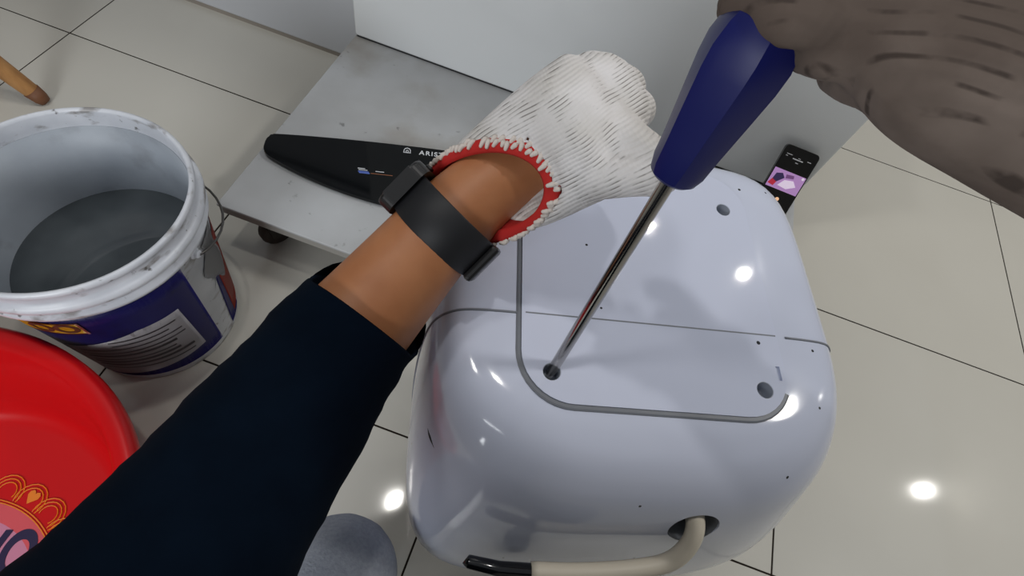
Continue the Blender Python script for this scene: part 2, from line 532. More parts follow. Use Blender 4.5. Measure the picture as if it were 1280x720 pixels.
# ------------------------------------------------------------------ dolly with casters
DZ = 0.14
dW = T(-0.0265, 0.98, 0)
dolly = empty('platform_dolly', dW, 'low platform dolly with a scuffed grey steel deck on dark casters', 'dolly')
dx, dy = 0.5335, 0.528
link('deck', box_mesh(-dx, dx, -dy, dy, DZ - 0.006, DZ, 0.0015), 'deck', dolly, dW, smooth=False)
ap = bmesh.new()
for a in ((-dx + .002, dx - .002, -dy + .002, -dy + .012), (-dx + .002, dx - .002, dy - .012, dy - .002), (-dx + .002, -dx + .012, -dy + .012, dy - .012), (dx - .012, dx - .002, -dy + .012, dy - .012)):
    t = box_mesh(a[0], a[1], a[2], a[3], DZ - 0.024, DZ - 0.006)
    ap.from_mesh(t)
link('rim_frame', to_mesh(ap), 'deck_edge', dolly, dW, smooth=False)
for sx in (-1, 1):
    for sy in (-1, 1):
        cw = dW @ T(sx * (dx - 0.062), sy * (dy - 0.055), 0)
        bm = bmesh.new()
        lathe_bm(bm, [(0, -.013), (.024, -.013), (.0335, -.011), (.036, -.006), (.036, .006), (.0335, .011), (.024, .013), (0, .013)], 28)
        bm.transform(Matrix.Translation((0, 0, 0.036)) @ Matrix.Rotation(math.radians(90), 4, 'Y') @ Matrix.Rotation(0, 4, 'X'))
        wh = link('wheel', to_mesh(bm), 'rubber', dolly, cw @ Matrix.Rotation(0.5 * sx, 4, 'Z'))
        autosmooth(wh)
        bm = bmesh.new()
        for s in (-1, 1):
            t = prism([(-.018, .03), (.018, .03), (.026, .098), (-.026, .098)], 0, 0.003)
            t.transform(Matrix.Translation((s * 0.0165 - 0.0015, 0, 0)) @ Matrix(((0, 0, 1, 0), (1, 0, 0, 0), (0, 1, 0, 0), (0, 0, 0, 1))))
            bm.from_mesh(t)
        bm.from_mesh(box_mesh(-.019, .019, -.027, .027, .095, .102))
        bm.from_mesh(box_mesh(-.032, .032, -.032, .032, .108, .116, .002))
        t = lathe([(0, .101), (.02, .101), (.02, .109), (0, .109)], 20); bm.from_mesh(t)
        link('fork', to_mesh(bm), 'caster', wh, cw @ Matrix.Rotation(0.5 * sx, 4, 'Z'), smooth=False)

# ------------------------------------------------------------------ big white appliance standing on the dolly
aW = T(-0.0265, 0.988, DZ)
appl = empty('white_appliance', aW, 'large white glossy appliance with a plain front standing on the dolly', 'appliance')
link('body', box_mesh(-0.5325, 0.5325, 0.0, 0.51, 0.004, 0.80, 0.006, 3), 'enamel', appl, aW, smooth=False)
link('base_strip', box_mesh(-0.529, 0.529, 0.004, 0.506, 0.0, 0.005), 'dark_gap', appl, aW, smooth=False)
link('lid', box_mesh(-0.536, 0.536, -0.008, 0.512, 0.806, 0.86, 0.01, 3), 'enamel', appl, aW, smooth=False)
link('lid_seal', box_mesh(-0.525, 0.525, 0.006, 0.504, 0.799, 0.807), 'dark_gap', appl, aW, smooth=False)

# ------------------------------------------------------------------ black glass panel on the deck
pa = math.radians(18)
pW = T(-0.556, 0.608, DZ + 0.0005, pa)
pan = empty('glass_front_panel', pW, 'black glass panel tapering to a blunt end lying on the dolly deck', 'panel')
PLN = 0.59
far_e = [(0.0, 0.004), (0.006, 0.019), (0.02, 0.0245), (0.10, 0.030), (0.20, 0.0335), (0.295, 0.0345)]
near_e = [(0.0, -0.010), (0.007, -0.0265), (0.03, -0.042), (0.0926, -0.073), (0.16, -0.098), (0.234, -0.116), (0.295, -0.121)]
far_s = [tuple(v)[:2] for v in smooth_path([(x, y, 0) for x, y in far_e], 4)]
near_s = [tuple(v)[:2] for v in smooth_path([(x, y, 0) for x, y in near_e], 4)]
far_all = far_s + [(PLN - x, y) for x, y in far_s[-2::-1]]
near_all = near_s + [(PLN - x, y) for x, y in near_s[-2::-1]]
poly = near_all + far_all[::-1]
link('glass', prism(poly, 0.004, 0.012, 0.0018), 'glass', pan, pW, smooth=False)
cxp, cyp = PLN / 2, -0.045
link('backing', prism([(cxp + (x - cxp) * .985, cyp + (y - cyp) * .96) for x, y in poly], 0.0, 0.004), 'deck_edge', pan, pW, smooth=False)
tm = text_mesh('ARISTON', 0.0155, 0.00015, bold=0.0003, spacing=1.25)
link('brand_lettering', tm, 'print', pan, pW @ Matrix.Translation((0.328, 0.0195, 0.0122)), smooth=False)
bm = bmesh.new()
arch = [(-.0062, -.0055), (-.0062, .001), (-.0045, .0045), (0, .0066), (.0045, .0045), (.0062, .001), (.0062, -.0055)]
bm.from_mesh(tube([(x, y, 0) for x, y in arch], 0.0009, 6))
bm.from_mesh(tube([(-.0075, -.0058, 0), (.0075, -.0058, 0)], 0.0008, 6))
bm.from_mesh(tube([(-.002, -.0055, 0), (-.002, -.0005, 0), (0, .001, 0), (.002, -.0005, 0), (.002, -.0055, 0)], 0.0008, 6))
link('brand_mark', to_mesh(bm), 'print', pan, pW @ Matrix.Translation((0.266, 0.0215, 0.0122)))
bm = bmesh.new()
for (x0, x1, y) in ((.178, .192, -.039), (.180, .197, -.0425), (.212, .228, -.0425)):
    bm.from_mesh(box_mesh(x0, x1, y, y + .0016, .012, .0122))
link('control_print', to_mesh(bm), 'print', pan, pW, smooth=False)
bm = bmesh.new()
for (x0, x1, y) in ((.180, .200, -.047), (.182, .202, -.050)):
    bm.from_mesh(box_mesh(x0, x1, y, y + .0022, .012, .0122))
link('control_print_blue', to_mesh(bm), 'print_blue', pan, pW, smooth=False)
link('control_print_amber', box_mesh(.204, .245, -.0485, -.0473, .012, .0122), 'print_orange', pan, pW, smooth=False)

# ------------------------------------------------------------------ phone leaning on the appliance
top = Vector((0.441, 0.9785, 0.2695)); bot = Vector((0.436, 0.893, 0.1405))
uy = (top - bot).normalized()
ux = Vector((1, 0, 0)); ux = (ux - uy * ux.dot(uy)).normalized()
uz = ux.cross(uy).normalized()
fW = Matrix.Identity(4)
for i in range(3):
    fW[i][0] = ux[i]; fW[i][1] = uy[i]; fW[i][2] = uz[i]; fW[i][3] = bot[i]
PLn = (top - bot).length
phone = empty('smartphone', fW, 'black smartphone with a lit camera screen leaning against the white appliance', 'phone')
link('body', prism(round_rect(-.0365, .0365, 0, PLn, .008), -0.001, 0.0075, 0.0012), 'phone', phone, fW, smooth=False)
sc = link('screen', prism(round_rect(-.0342, .0342, .003, PLn - .003, .006), 0.0075, 0.0078), 'black_gloss', phone, fW, smooth=False)
def quad(name, m, poly, z=0.0079):
    link(name, prism(poly, z, z + 0.0001), m, sc, fW, smooth=False)
py0, py1 = PLn * .42, PLn * .68
quad('screen_picture', 'scr_lilac', [(-.0342, py0), (.0342, py0), (.0342, py1), (-.0342, py1)])
quad('screen_picture_red', 'scr_red', [(-.033, py0 + .006), (-.02, py0 + .004), (-.017, py0 + .014), (-.028, py0 + .018)], .0081)
quad('screen_picture_dark', 'scr_navy', [(-.028, py0 + .017), (-.018, py0 + .013), (-.006, py0 + .026), (-.014, py0 + .034), (-.026, py0 + .03)], .0081)
quad('screen_picture_white', 'scr_white', [(-.012, py0 + .008), (.008, py0 + .006), (.024, py0 + .016), (.014, py0 + .026), (-.004, py0 + .022)], .0081)
quad('screen_picture_plum', 'scr_plum', [(-.004, py0 + .026), (.012, py0 + .03), (.01, py0 + .036), (-.006, py0 + .034)], .0081)
for (x, y, r, m) in ((.003, PLn * .30, .0042, 'scr_orange'), (-.017, PLn * .30, .0045, 'scr_white'), (.029, py1 - .004, .003, 'scr_white')):
    quad('screen_button', m, [(x + r * math.cos(q * math.pi / 6), y + r * math.sin(q * math.pi / 6)) for q in range(12)], .0081)
bm = bmesh.new()
for (x0, x1, y, h) in ((-.028, -.016, PLn - .018, .0012), (-.028, -.024, PLn - .022, .0012), (-.012, .010, PLn - .024, .002), (-.002, .003, PLn - .020, .001), (.018, .026, PLn - .020, .0014), (-.003, .003, PLn - .030, .0014)):
    bm.from_mesh(box_mesh(x0, x1, y, y + h, .0079, .0081))
link('screen_text', to_mesh(bm), 'print', sc, fW, smooth=False)

# ------------------------------------------------------------------ paint bucket
BX, BY = -0.592, 0.275
RB, RT, HB = 0.122, 0.1505, 0.350
bW = T(BX, BY, 0)
def rb(z): return RB + (0.145 - RB) * z / 0.29
bucket = empty('paint_bucket', bW, 'white plastic paint bucket with a navy label half full of murky water', 'bucket')
prof = [(0, 0.0), (RB - .006, 0.0), (RB, 0.006), (rb(.284), .284), (.152, .287), (.1545, .290), (.1545, .296), (.150, .299), (.1495, .307), (.1555, .310), (.1575, .313), (.1575, .319), (.1545, .3225), (.1500, .325),
        (.1495, .337), (.1520, .340), (.1535, .344), (.1525, .348), (.1500, HB), (.1470, .349), (.1455, .345), (.1445, .33), (rb(.30) - .004, .30)]
link('body', lathe(prof + [(rb(.25) - .004, .25), (rb(.1) - .004, .1), (RB - .004, .006), (0, .006)], 96), 'bucket', bucket, bW)
wl = lathe([(rb(.322) - .0040, .322), (rb(.24) - .0040, .24), (rb(.1) - .0040, .1), (rb(.02) - .004, .02), (rb(.02) - .0049, .02), (rb(.1) - .0049, .1), (rb(.24) - .0049, .24), (rb(.322) - .0049, .322)], 96, True)
link('inner_lining', wl, 'bucket_in', bucket, bW)
link('water', lathe([(0, .0075), (RB - .01, .0075), (rb(.195) - .0052, .195), (0, .195)], 96), 'water', bucket, bW, smooth=False)

def cone_patch(a0, a1, z0, z1, off, mapf=None, na=24, nz=6):
    """curved sheet hugging the bucket wall, degrees and heights"""
    bm = bmesh.new(); g = []
    for i in range(na + 1):
        row = []
        for j in range(nz + 1):
            a = a0 + (a1 - a0) * i / na; z = z0 + (z1 - z0) * j / nz
            if mapf: a, z = mapf(i / na, j / nz)
            q = math.radians(a); r = rb(z) + off
            row.append(bm.verts.new((r * math.cos(q), r * math.sin(q), z)))
        g.append(row)
    for i in range(na):
        for j in range(nz):
            bm.faces.new((g[i][j], g[i + 1][j], g[i + 1][j + 1], g[i][j + 1]))
    r = bmesh.ops.solidify(bm, geom=list(bm.faces), thickness=-0.0004)
    return to_mesh(bm)
def lerp(a, b_, t): return a + (b_ - a) * t
lab = link('label', cone_patch(-150, -3, .022, .275, .0006, lambda s, t: (lerp(-150, -4.6 + 2 * (1 - t), s), lerp(.024, .275, t)), 60, 8), 'label_blue', bucket, bW)
ip = link('info_panel', cone_patch(0, 0, 0, 0, .0013, lambda s, t: (lerp(-92 + 4 * t, -15.5 - 2.2 * t, s), lerp(.062 - .03 * (1 - s), .165 + .037 * min(1, s * 1.5), t)), 30, 6), 'label_white', lab, bW)
bm = bmesh.new()
for k in range(9):
    z = .072 + k * .0135
    bm.from_mesh(cone_patch((-60 if k > 6 else -82) + random.uniform(0, 4), random.uniform(-23, -20) - (random.random() < .3) * 8, z, z + (.007 if k in (1, 2, 4) else .0035), .0019, None, 24, 1))
link('info_text', to_mesh(bm), 'label_text', ip, bW)
yt = link('price_tag', cone_patch(-92, -61, .226, .262, .0018, None, 16, 3), 'label_yellow', lab, bW)
bm = bmesh.new()
for z in (.2255, .2590): bm.from_mesh(cone_patch(-92, -60.2, z, z + .003, .0022, None, 12, 1))
bm.from_mesh(cone_patch(-61.2, -60.0, .2255, .2620, .0022, None, 2, 4))
link('tag_border', to_mesh(bm), 'label_red', yt, bW)
def bend_text(s, size, a, z, off, **k):
    me = text_mesh(s, size, 0.0002, **k)
    for v in me.vertices:
        zz = z + v.co.y; q = math.radians(a) + v.co.x / rb(zz); r = rb(zz) + off + v.co.z
        v.co = (r * math.cos(q), r * math.sin(q), zz)
    return me
link('tag_lettering', bend_text('OO', .036, -73.5, .2440, .0024, bold=.0012), 'label_brown', yt, bW, smooth=False)
link('label_remnant', cone_patch(0, 0, 0, 0, .0006, lambda s, t: (lerp(13 + 3 * t, 33 - 3 * t, s), lerp(.018, .19, t)), 10, 6), 'label_blue', bucket, bW)
link('label_remnant_red', cone_patch(0, 0, 0, 0, .0010, lambda s, t: (lerp(22 - 3 * t, 75, s), lerp(.03, .23, t)), 20, 6), 'label_red', bucket, bW)
link('torn_film', cone_patch(0, 0, 0, 0, .0016, lambda s, t: (lerp(9 + 3 * t + 4 * math.sin(t * 9), 34 + 3 * math.sin(t * 7), s), lerp(.15 + .02 * math.sin(s * 6), .262, t)), 12, 10), 'film', bucket, bW)
# lugs and wire bail
for a in (7, 187):
    q = math.radians(a); r0 = rb(.265)
    lw = bW @ Matrix.Rotation(q, 4, 'Z') @ Matrix.Translation((r0, 0, .274)) @ Matrix.Rotation(math.radians(90), 4, 'Y')
    autosmooth(link('lug', lathe([(0, 0), (.009, 0), (.009, .004), (.006, .006), (.006, .010), (.004, .0115), (0, .0115)], 20), 'bucket', bucket, lw))
path = []
r0 = rb(.272) + .0075
for i in range(25):
    t = i / 24
    q = math.radians(7 + 180 * t)
    rr = r0 + .012 * math.sin(math.pi * t) + .003
    path.append((rr * math.cos(q), rr * math.sin(q), .274 - .060 * math.sin(math.pi * t) ** .8))
link('bail_handle', tube(path, .0019, 8), 'wire', bucket, bW)

# ------------------------------------------------------------------ red basin
SX, SY, SR, SH = -0.6025, -0.1754, 0.305, 0.200
sW = T(SX, SY, 0)
basin = empty('wash_basin', sW, 'round red plastic wash basin with a printed floral emblem in its bottom', 'basin')
prof = [(0, .0), (.225, 0), (.238, .004), (.290, .176), (.300, .180), (SR - .003, .176), (SR, .179), (SR, .190), (SR - .004, SH - .002), (SR - .010, SH),
        (.281, SH - .004), (.274, SH - .010), (.262, .140), (.2575, .134), (.2405, .060), (.234, .028), (.226, .018), (.216, .013), (.208, .0115), (0, .0115)]
bs = link('body', lathe(prof, 128), 'basin', basin, sW)
autosmooth(bs, 50)
def disc(r0, r1, z, n=64):
    if r0 <= 0: return lathe([(0, z - .0004), (r1, z - .0004), (r1, z), (0, z)], n)
    return lathe([(r0, z - .0004), (r1, z - .0004), (r1, z), (r0, z)], n, True)
ER = math.radians(-20)
eW = sW @ T(0.0105, -0.033, 0, 0)
em = link('emblem', disc(0, .122, .0122), 'basin_pink', basin, eW, smooth=False)
link('emblem_ring', disc(.114, .136, .0126), 'basin_rose', em, eW, smooth=False)
# floral border: alternating hearts and scalloped outlines
bml = bmesh.new()
heart = [(0, -.010), (.0085, .001), (.0085, .006), (.005, .0095), (.0015, .008), (0, .0055), (-.0015, .008), (-.005, .0095), (-.0085, .006), (-.0085, .001)]
heart_me = prism(heart, 0, .0003)
for k in range(26):
    q = 2 * math.pi * k / 26
    W = Matrix.Rotation(q, 4, 'Z') @ Matrix.Translation((.157, 0, .0124)) @ Matrix.Rotation(-math.pi / 2, 4, 'Z')
    if k % 2 == 0:
        link('emblem_heart', heart_me, 'basin_gold', em, eW @ W, smooth=False)
    for (sc_, r) in ((1.0, .0009), (1.32, .0008)) if k % 2 == 0 else ((.75, .0008), (1.05, .0008), (1.35, .0008)):
        pts = [(sc_ * .0165 * math.cos(a_), sc_ * (.017 * math.sin(a_)) - .004, 0) for a_ in [math.radians(x) for x in range(-30, 211, 20)]]
        t = tube(pts, r, 5); t.transform(W); bml.from_mesh(t)
for rr in (.136, .1395):
    for i in range(1): bml.from_mesh(lathe([(rr, .0116), (rr + .0014, .0116), (rr + .0014, .0127), (rr, .0127)], 96, True))
link('emblem_scallops', to_mesh(bml), 'basin_gold', em, eW, smooth=False)
tm = text_mesh('VO', 0.084, 0.0003, shear=0.15, bold=0.003)
for v in tm.vertices: v.co.x *= 0.64
link('emblem_lettering', tm, 'basin_navy', em, eW @ T(0.036, 0.078, .0128, math.radians(20)), smooth=False)
drop = [(0, 0), (.012, .004), (.024, .012), (.028, .020), (.022, .026), (.012, .020)]
link('emblem_drop', prism(drop, .0125, .0130), 'basin_blue', em, eW @ T(0.078, 0.088, 0, math.radians(15)), smooth=False)

# ------------------------------------------------------------------ wooden stool whose splayed leg shows
stW = T(-1.42, 0.52, 0)
stool = empty('wooden_stool', stW, 'wooden stool whose tapered splayed leg rests on the tiles behind the bucket', 'stool')
seat = lathe([(0, .42), (.13, .42), (.145, .428), (.15, .44), (.145, .452), (.13, .456), (0, .456)], 48)
autosmooth(link('seat', seat, 'wood', stool, stW))
foot = Vector((-1.112, 0.615, 0)) - Vector((-1.42, 0.52, 0))
base = math.atan2(foot.y, foot.x); fr_ = foot.length
for k in range(4):
    q = base + k * math.pi / 2
    p0 = Vector((fr_ * math.cos(q), fr_ * math.sin(q), 0.012)); p1 = Vector((.10 * math.cos(q), .10 * math.sin(q), .425))
    path = [p0.lerp(p1, t) for t in (0, .03, .1, .3, .6, 1)]
    lg = link('leg', loft(tube_rings(path, [.0135, .016, .0175, .021, .024, .026], 16)), 'wood', stool, stW)
    tip = [p0 + (p0 - p1).normalized() * .010, p0.lerp(p1, .001), p0.lerp(p1, .045)]
    link('foot_cap', loft(tube_rings(tip, [.011, .0152, .0178], 16)), 'wood_dark', lg, stW)

# ------------------------------------------------------------------ water heater, lying on its back on a low stool
HA = math.radians(17)
UC, VC, HZ = 0.1745, 0.215, 0.27
hx = UC * math.cos(HA) - VC * math.sin(HA); hy = UC * math.sin(HA) + VC * math.cos(HA)
hW = T(hx, hy, HZ, HA)
heater = empty('water_heater', hW, 'glossy white square water heater lying face up with its front panel removed', 'water heater')
TOP = 0.60
#        z     hu    bn    bf    n_near
LV = [(.270, .140, .140, .140, 4.5), (.274, .158, .158, .160, 4.5), (.285, .174, .176, .178, 5), (.305, .185, .187, .190, 5), (.34, .190, .192, .195, 5), (.40, .190, .188, .195, 5),
      (.46, .188, .181, .195, 4.2), (.52, .184, .170, .193, 3.3), (.557, .179, .157, .190, 3.1), (.577, .173, .144, .185, 3.0), (.590, .164, .129, .174, 3.0),
      (.597, .152, .112, .158, 3.2), (.5995, .132, .098, .138, 3.5), (.600, .105, .080, .110, 4), (.600, .05, .04, .05, 4)]
def sring(z, hu, bn, bf, nn, n=120, nf=6.0):
    out = []
    for i in range(n):
        a = 2 * math.pi * i / n
        c, s = math.cos(a), math.sin(a)
        e = nf if s > 0 else nn
        # points on a superellipse at polar-like angle
        k = (abs(c) ** e + abs(s) ** e) ** (-1 / e)
        out.append((hu * c * k, (bf if s > 0 else bn) * s * k, z - HZ))
    return out
lv = []
for i in range(len(LV) - 1):
    for s in range(4):
        t = s / 4
        p0 = LV[max(i - 1, 0)]; p1 = LV[i]; p2 = LV[i + 1]; p3 = LV[min(i + 2, len(LV) - 1)]
        q = []
        for a_, b_, c_, d_ in zip(p0, p1, p2, p3):
            v = 0.5 * (2 * b_ + (c_ - a_) * t + (2 * a_ - 5 * b_ + 4 * c_ - d_) * t * t + (3 * b_ - a_ - 3 * c_ + d_) * t ** 3)
            q.append(v)
        q[0] = min(q[0], TOP)
        lv.append(tuple(q))
lv.append(LV[-1])
body_me = loft([sring(*q) for q in lv])
def UV(u, v): return (u - UC, v - VC)
HOLES = [(.089, .146), (.260, .145), (.259, .323), (.089, .323)]
cut = []
for (u, v) in HOLES:
    x, y = UV(u, v)
    t = lathe([(0, .29), (.0072, .29), (.0072, .36), (0, .36)], 24); t.transform(Matrix.Translation((x, y, 0))); cut.append(t)
# cable outlet on the sloping lower end
ox_, oy_ = UV(.2170, .044)
OUT = Matrix.Translation((ox_, oy_, .270)) @ Matrix.Rotation(math.radians(62), 4, 'X')
t = lathe([(0, -.045), (.0205, -.045), (.0205, .06), (0, .06)], 32); t.transform(OUT); cut.append(t)
hb = link('body', boolean_cut(body_me, cut), 'heater', heater, hW)
autosmooth(hb, 40)
# outlet lining
bm = bmesh.new()
lathe_bm(bm, [(0, -.0446), (.0203, -.0446), (.0203, -.010), (.0195, -.010), (.0195, -.044), (0, -.044)], 32); bm.transform(OUT)
link('outlet_cup', to_mesh(bm), 'outlet', heater, hW)
# front plate with rounded lower corners
px0, py0_ = UV(.0660, .1225); px1, py1_ = UV(.2815, .365)
pl_poly = round_rect(px0, px1, py0_, py1_, .040, 10)
plate_me = prism(pl_poly, .322, .3318, .0012, 3)
cut = []
for (u, v) in HOLES:
    x, y = UV(u, v)
    t = lathe([(0, .30), (.0070, .30), (.0070, .36), (0, .36)], 24); t.transform(Matrix.Translation((x, y, 0))); cut.append(t)
sx_, sy_ = UV(.2755, .160)
t = box_mesh(sx_ - .0017, sx_ + .0017, sy_ - .006, sy_ + .006, .325, .34); cut.append(t)
autosmooth(link('front_plate', boolean_cut(plate_me, cut), 'plate', heater, hW), 30)
link('slot_floor', box_mesh(sx_ - .0016, sx_ + .0016, sy_ - .0059, sy_ + .0059, .324, .3285), 'dark_gap', heater, hW, smooth=False)
# screw wells
for (u, v) in HOLES:
    x, y = UV(u, v)
    wl_ = lathe([(0, .3000), (.0070, .3000), (.0070, .3314), (.0066, .3314), (.0062, .3190), (.0024, .3190), (.0022, .3160), (0, .3160)], 24)
    link('screw_well', wl_, 'hole', heater, hW @ Matrix.Translation((x, y, 0)), smooth=False)
# grey gasket round the plate
def gpath(pts): return [(p[0], p[1], p[2]) for p in pts]
gp = [(x + (.0022 if x > 0 else -.0022), y - .002 * (y < -0.02), 0) for x, y in pl_poly]
cg = [(px0 + px1) / 2, (py0_ + py1_) / 2]
gp = []
for x, y in round_rect(px0 - .0020, px1 + .0020, py0_ - .0020, py1_ + .0020, .042, 10):
    gp.append((x, y))
bm = bmesh.new()
rings = []
ng = len(gp)
for i, (x, y) in enumerate(gp):
    a_ = Vector(gp[i - 1]); c_ = Vector(gp[(i + 1) % ng]); tn = (c_ - a_).normalized(); nr = Vector((tn.y, -tn.x))
    rings.append([bm.verts.new((x + nr.x * d, y + nr.y * d, z)) for d, z in ((-.0019, .318), (.0024, .318), (.0022, .3302), (.0008, .3308), (-.0019, .3308))])
for i in range(11, ng - 4):
    A, B = rings[i], rings[(i + 1) % ng]
    for j in range(5): bm.faces.new((A[j], A[(j + 1) % 5], B[(j + 1) % 5], B[j]))
link('gasket', to_mesh(bm), 'gasket', heater, hW, smooth=False)
# seam round the casing
sv = .1935 - VC
def seam_pts(u0, u1, n, zf, off=0.0):
    pts = []
    for i in range(n + 1):
        u = u0 + (u1 - u0) * i / n
        pts.append((u, sv, zf(u)))
    return pts
def z_of_u(u):
    au = abs(u)
    best = None
    for q in lv:
        nn = q[4]
        d = (1 - min(1, abs(sv) / q[2]) ** nn) ** (1 / nn) * q[1]
        if q[0] > .45:
            if best is None or abs(d - au) < best[0]: best = (abs(d - au), q[0] - HZ)
    return best[1]
def side_seam(sgn, u_from):
    pts = [(sgn * u_from, sv, .3300)]
    for q in lv[::-1]:
        nn = q[4]
        d = (1 - min(1, abs(sv) / q[2]) ** nn) ** (1 / nn) * q[1]
        if d > u_from + .004: pts.append((sgn * d, sv, q[0] - HZ))
    return tube(pts, .0011, 6)
link('seam', side_seam(1, .116), 'seam', heater, hW)
link('seam', side_seam(-1, .112), 'seam', heater, hW)
link('plate_seam', box_mesh(px0 + .003, px1 - .001, sv - .0006, sv + .0006, .3310, .33195), 'seam', heater, hW, smooth=False)
# dark indicator strip at the lower end
def zs(u, v):
    """casing height above a plan point on the lower end"""
    for q in lv[::-1]:
        if q[0] < .29: break
        d = (abs(u) / q[1]) ** q[4] + (max(0, -v) / q[2]) ** q[4]
        if d <= 1: return q[0] - HZ
    return .05
STP = [UV(.055 + .0, .033), UV(.085, .026), UV(.115, .0225)]
def strip(pts, r, m, name, dz, par=heater):
    bm = bmesh.new()
    path = smooth_path(pts, 6)
    loft_bm(bm, tube_rings(path, [r] * len(path), 10, 1.0))
    return link(name, to_mesh(bm), m, par, hW)

# power cord: out of the outlet, along the lower edge, then down
cpts = [(.040, -.120, .282), (.0405, -.1480, .276), (.0425, -.1660, .268), (.0385, -.1790, .254), (.0265, -.1880, .240), (-.0040, -.1930, .231), (-.0430, -.1955, .225), (-.0790, -.1955, .222)]
cord = link('power_cord', tube(cpts, .0074, 14, 6), 'cord', heater, hW)
link('cord_boot', tube([(-.0770, -.1955, .222), (-.0800, -.1955, .222), (-.1050, -.1945, .2215), (-.1290, -.1900, .221), (-.1315, -.1880, .221)], [.0060, .0062, .0060, .0054, .004], 14), 'black_gloss', cord, hW)
link('side_slot', tube([(-.1720, -.0935, .262), (-.1685, -.1045, .261), (-.1612, -.1175, .259)], [.0004, .0013, .0004], 8, 4), 'dark_gap', heater, hW)

# low stool that carries it
kW = T(hx, hy, 0, HA)
step = empty('step_stool', kW, 'small grey plastic step stool under the white water heater', 'stool')
link('top', box_mesh(-.13, .13, -.12, .12, .245, .27, .008, 3), 'stool_grey', step, kW, smooth=False)
for sx in (-1, 1):
    for sy in (-1, 1):
        link('leg', box_mesh(sx * .11 - .016, sx * .11 + .016, sy * .10 - .016, sy * .10 + .016, 0, .246, .004), 'stool_grey', step, kW, smooth=False)

# ------------------------------------------------------------------ screwdriver standing in the plate's screw well
tipw = Vector((0.0424, 0.1660, 0.585)); hbw = Vector((0.053, 0.217, 0.769)); 
ax = (hbw - tipw).normalized()
sd = ax.to_track_quat('Z', 'Y').to_matrix().to_4x4(); sd.translation = tipw
SL = (hbw - tipw).length
drv = empty('screwdriver', sd, 'long steel screwdriver with a faceted navy handle standing in a screw hole', 'screwdriver')
shaft = lathe([(0, 0), (.0018, .0), (.0036, .008), (.0040, .02), (.0042, SL - .02), (.0044, SL + .01), (0, SL + .01)], 24)
autosmooth(link('shaft', shaft, 'steel', drv, sd), 40)
rings = []
for (z, r, e) in ((0, .0105, 0), (.002, .0128, .2), (.008, .0145, .5), (.02, .0152, 1), (.04, .0175, 1), (.058, .0195, 1), (.068, .0198, 1), (.078, .0180, .8), (.085, .0150, .4), (.088, .009, 0)):
    ring = []
    for i in range(48):
        a = 2 * math.pi * i / 48
        k = math.pi / 3
        f = math.cos(k / 2) / math.cos(((a + 0.25) % k) - k / 2)
        rr = r * lerp(1, f * 1.07, e * .9)
        ring.append((rr * math.cos(a), rr * math.sin(a), SL + z))
    rings.append(ring)
autosmooth(link('handle', loft(rings), 'navy_handle', drv, sd), 18)

# ------------------------------------------------------------------ the person working: sleeves, forearm, gloves, knees
person_W = T(-0.05, -0.35, 0)
person = empty('person', person_W, 'crouching person in navy long sleeves and white knit gloves holding a screwdriver', 'person')

# left sleeve: a loft with soft folds, cuff open round the forearm
def folded(pts, k=10, n=40, amp=0.0016, seed=0.0):
    path = smooth_path([p[:3] for p in pts], k)
    rad = [v.x for v in smooth_path([(p[3], 0, 0) for p in pts], k)]
    rings = tube_rings(path, rad, n)
    out = []
    for j, (r, p) in enumerate(zip(rings, path)):
        f = min(1.0, j / 6.0)
        row = []
        for q in r:
            d = (q - p).normalized()
            h = noise.noise(q * 26 + Vector((seed, 0, 0))) * 1.6 + noise.noise(Vector((q.x * 40, q.y * 95, q.z * 40 + seed)))
            row.append(q + d * amp * f * h)
        out.append(row)
    return out
SLEEVE_L = [(-0.0940, 0.1466, 0.6235, 0.0445), (-0.0962, 0.1408, 0.6200, 0.0445), (-0.1058, 0.1012, 0.6137, 0.0480), (-0.1149, 0.0207, 0.6175, 0.0545), (-0.1232, -0.0341, 0.6194, 0.0580), (-0.145, -0.105, 0.628, 0.060), (-0.195, -0.19, 0.675, 0.063), (-0.235, -0.27, 0.735, 0.066)]
SLEEVE_R = [(0.228, 0.203, 0.867, 0.041), (0.262, 0.180, 0.860, 0.043), (0.325, 0.105, 0.838, 0.050), (0.355, 0.01, 0.800, 0.056), (0.330, -0.10, 0.765, 0.060), (0.275, -0.20, 0.745, 0.063), (0.225, -0.28, 0.740, 0.066)]
rl = folded(SLEEVE_L)
bm = bmesh.new()
path0 = Vector(SLEEVE_L[0][:3])
inner = [[path0 + (q - path0) * 0.94 for q in rl[0]], [Vector(SLEEVE_L[2][:3]) + (q - Vector(SLEEVE_L[2][:3])) * 0.90 for q in rl[20]]]
loft_bm(bm, inner[::-1] + rl, True, True)
link('sleeve', to_mesh(bm), 'sleeve', person)
rr = folded(SLEEVE_R, seed=5.0)
link('sleeve', loft(rr), 'sleeve', person)
bm = bmesh.new()
capsule_bm(bm, [(0, -.36, .34, .135), (0, -.36, .50, .135), (0, -.33, .66, .150), (0, -.30, .76, .11)], flat=1.0)
capsule_bm(bm, [(-.235, -.27, .735, .066), (-.10, -.30, .755, .085), (.10, -.30, .755, .085), (.225, -.28, .740, .066)])
link('shirt', blob_mesh(bm, .010, 6), 'sleeve', person)
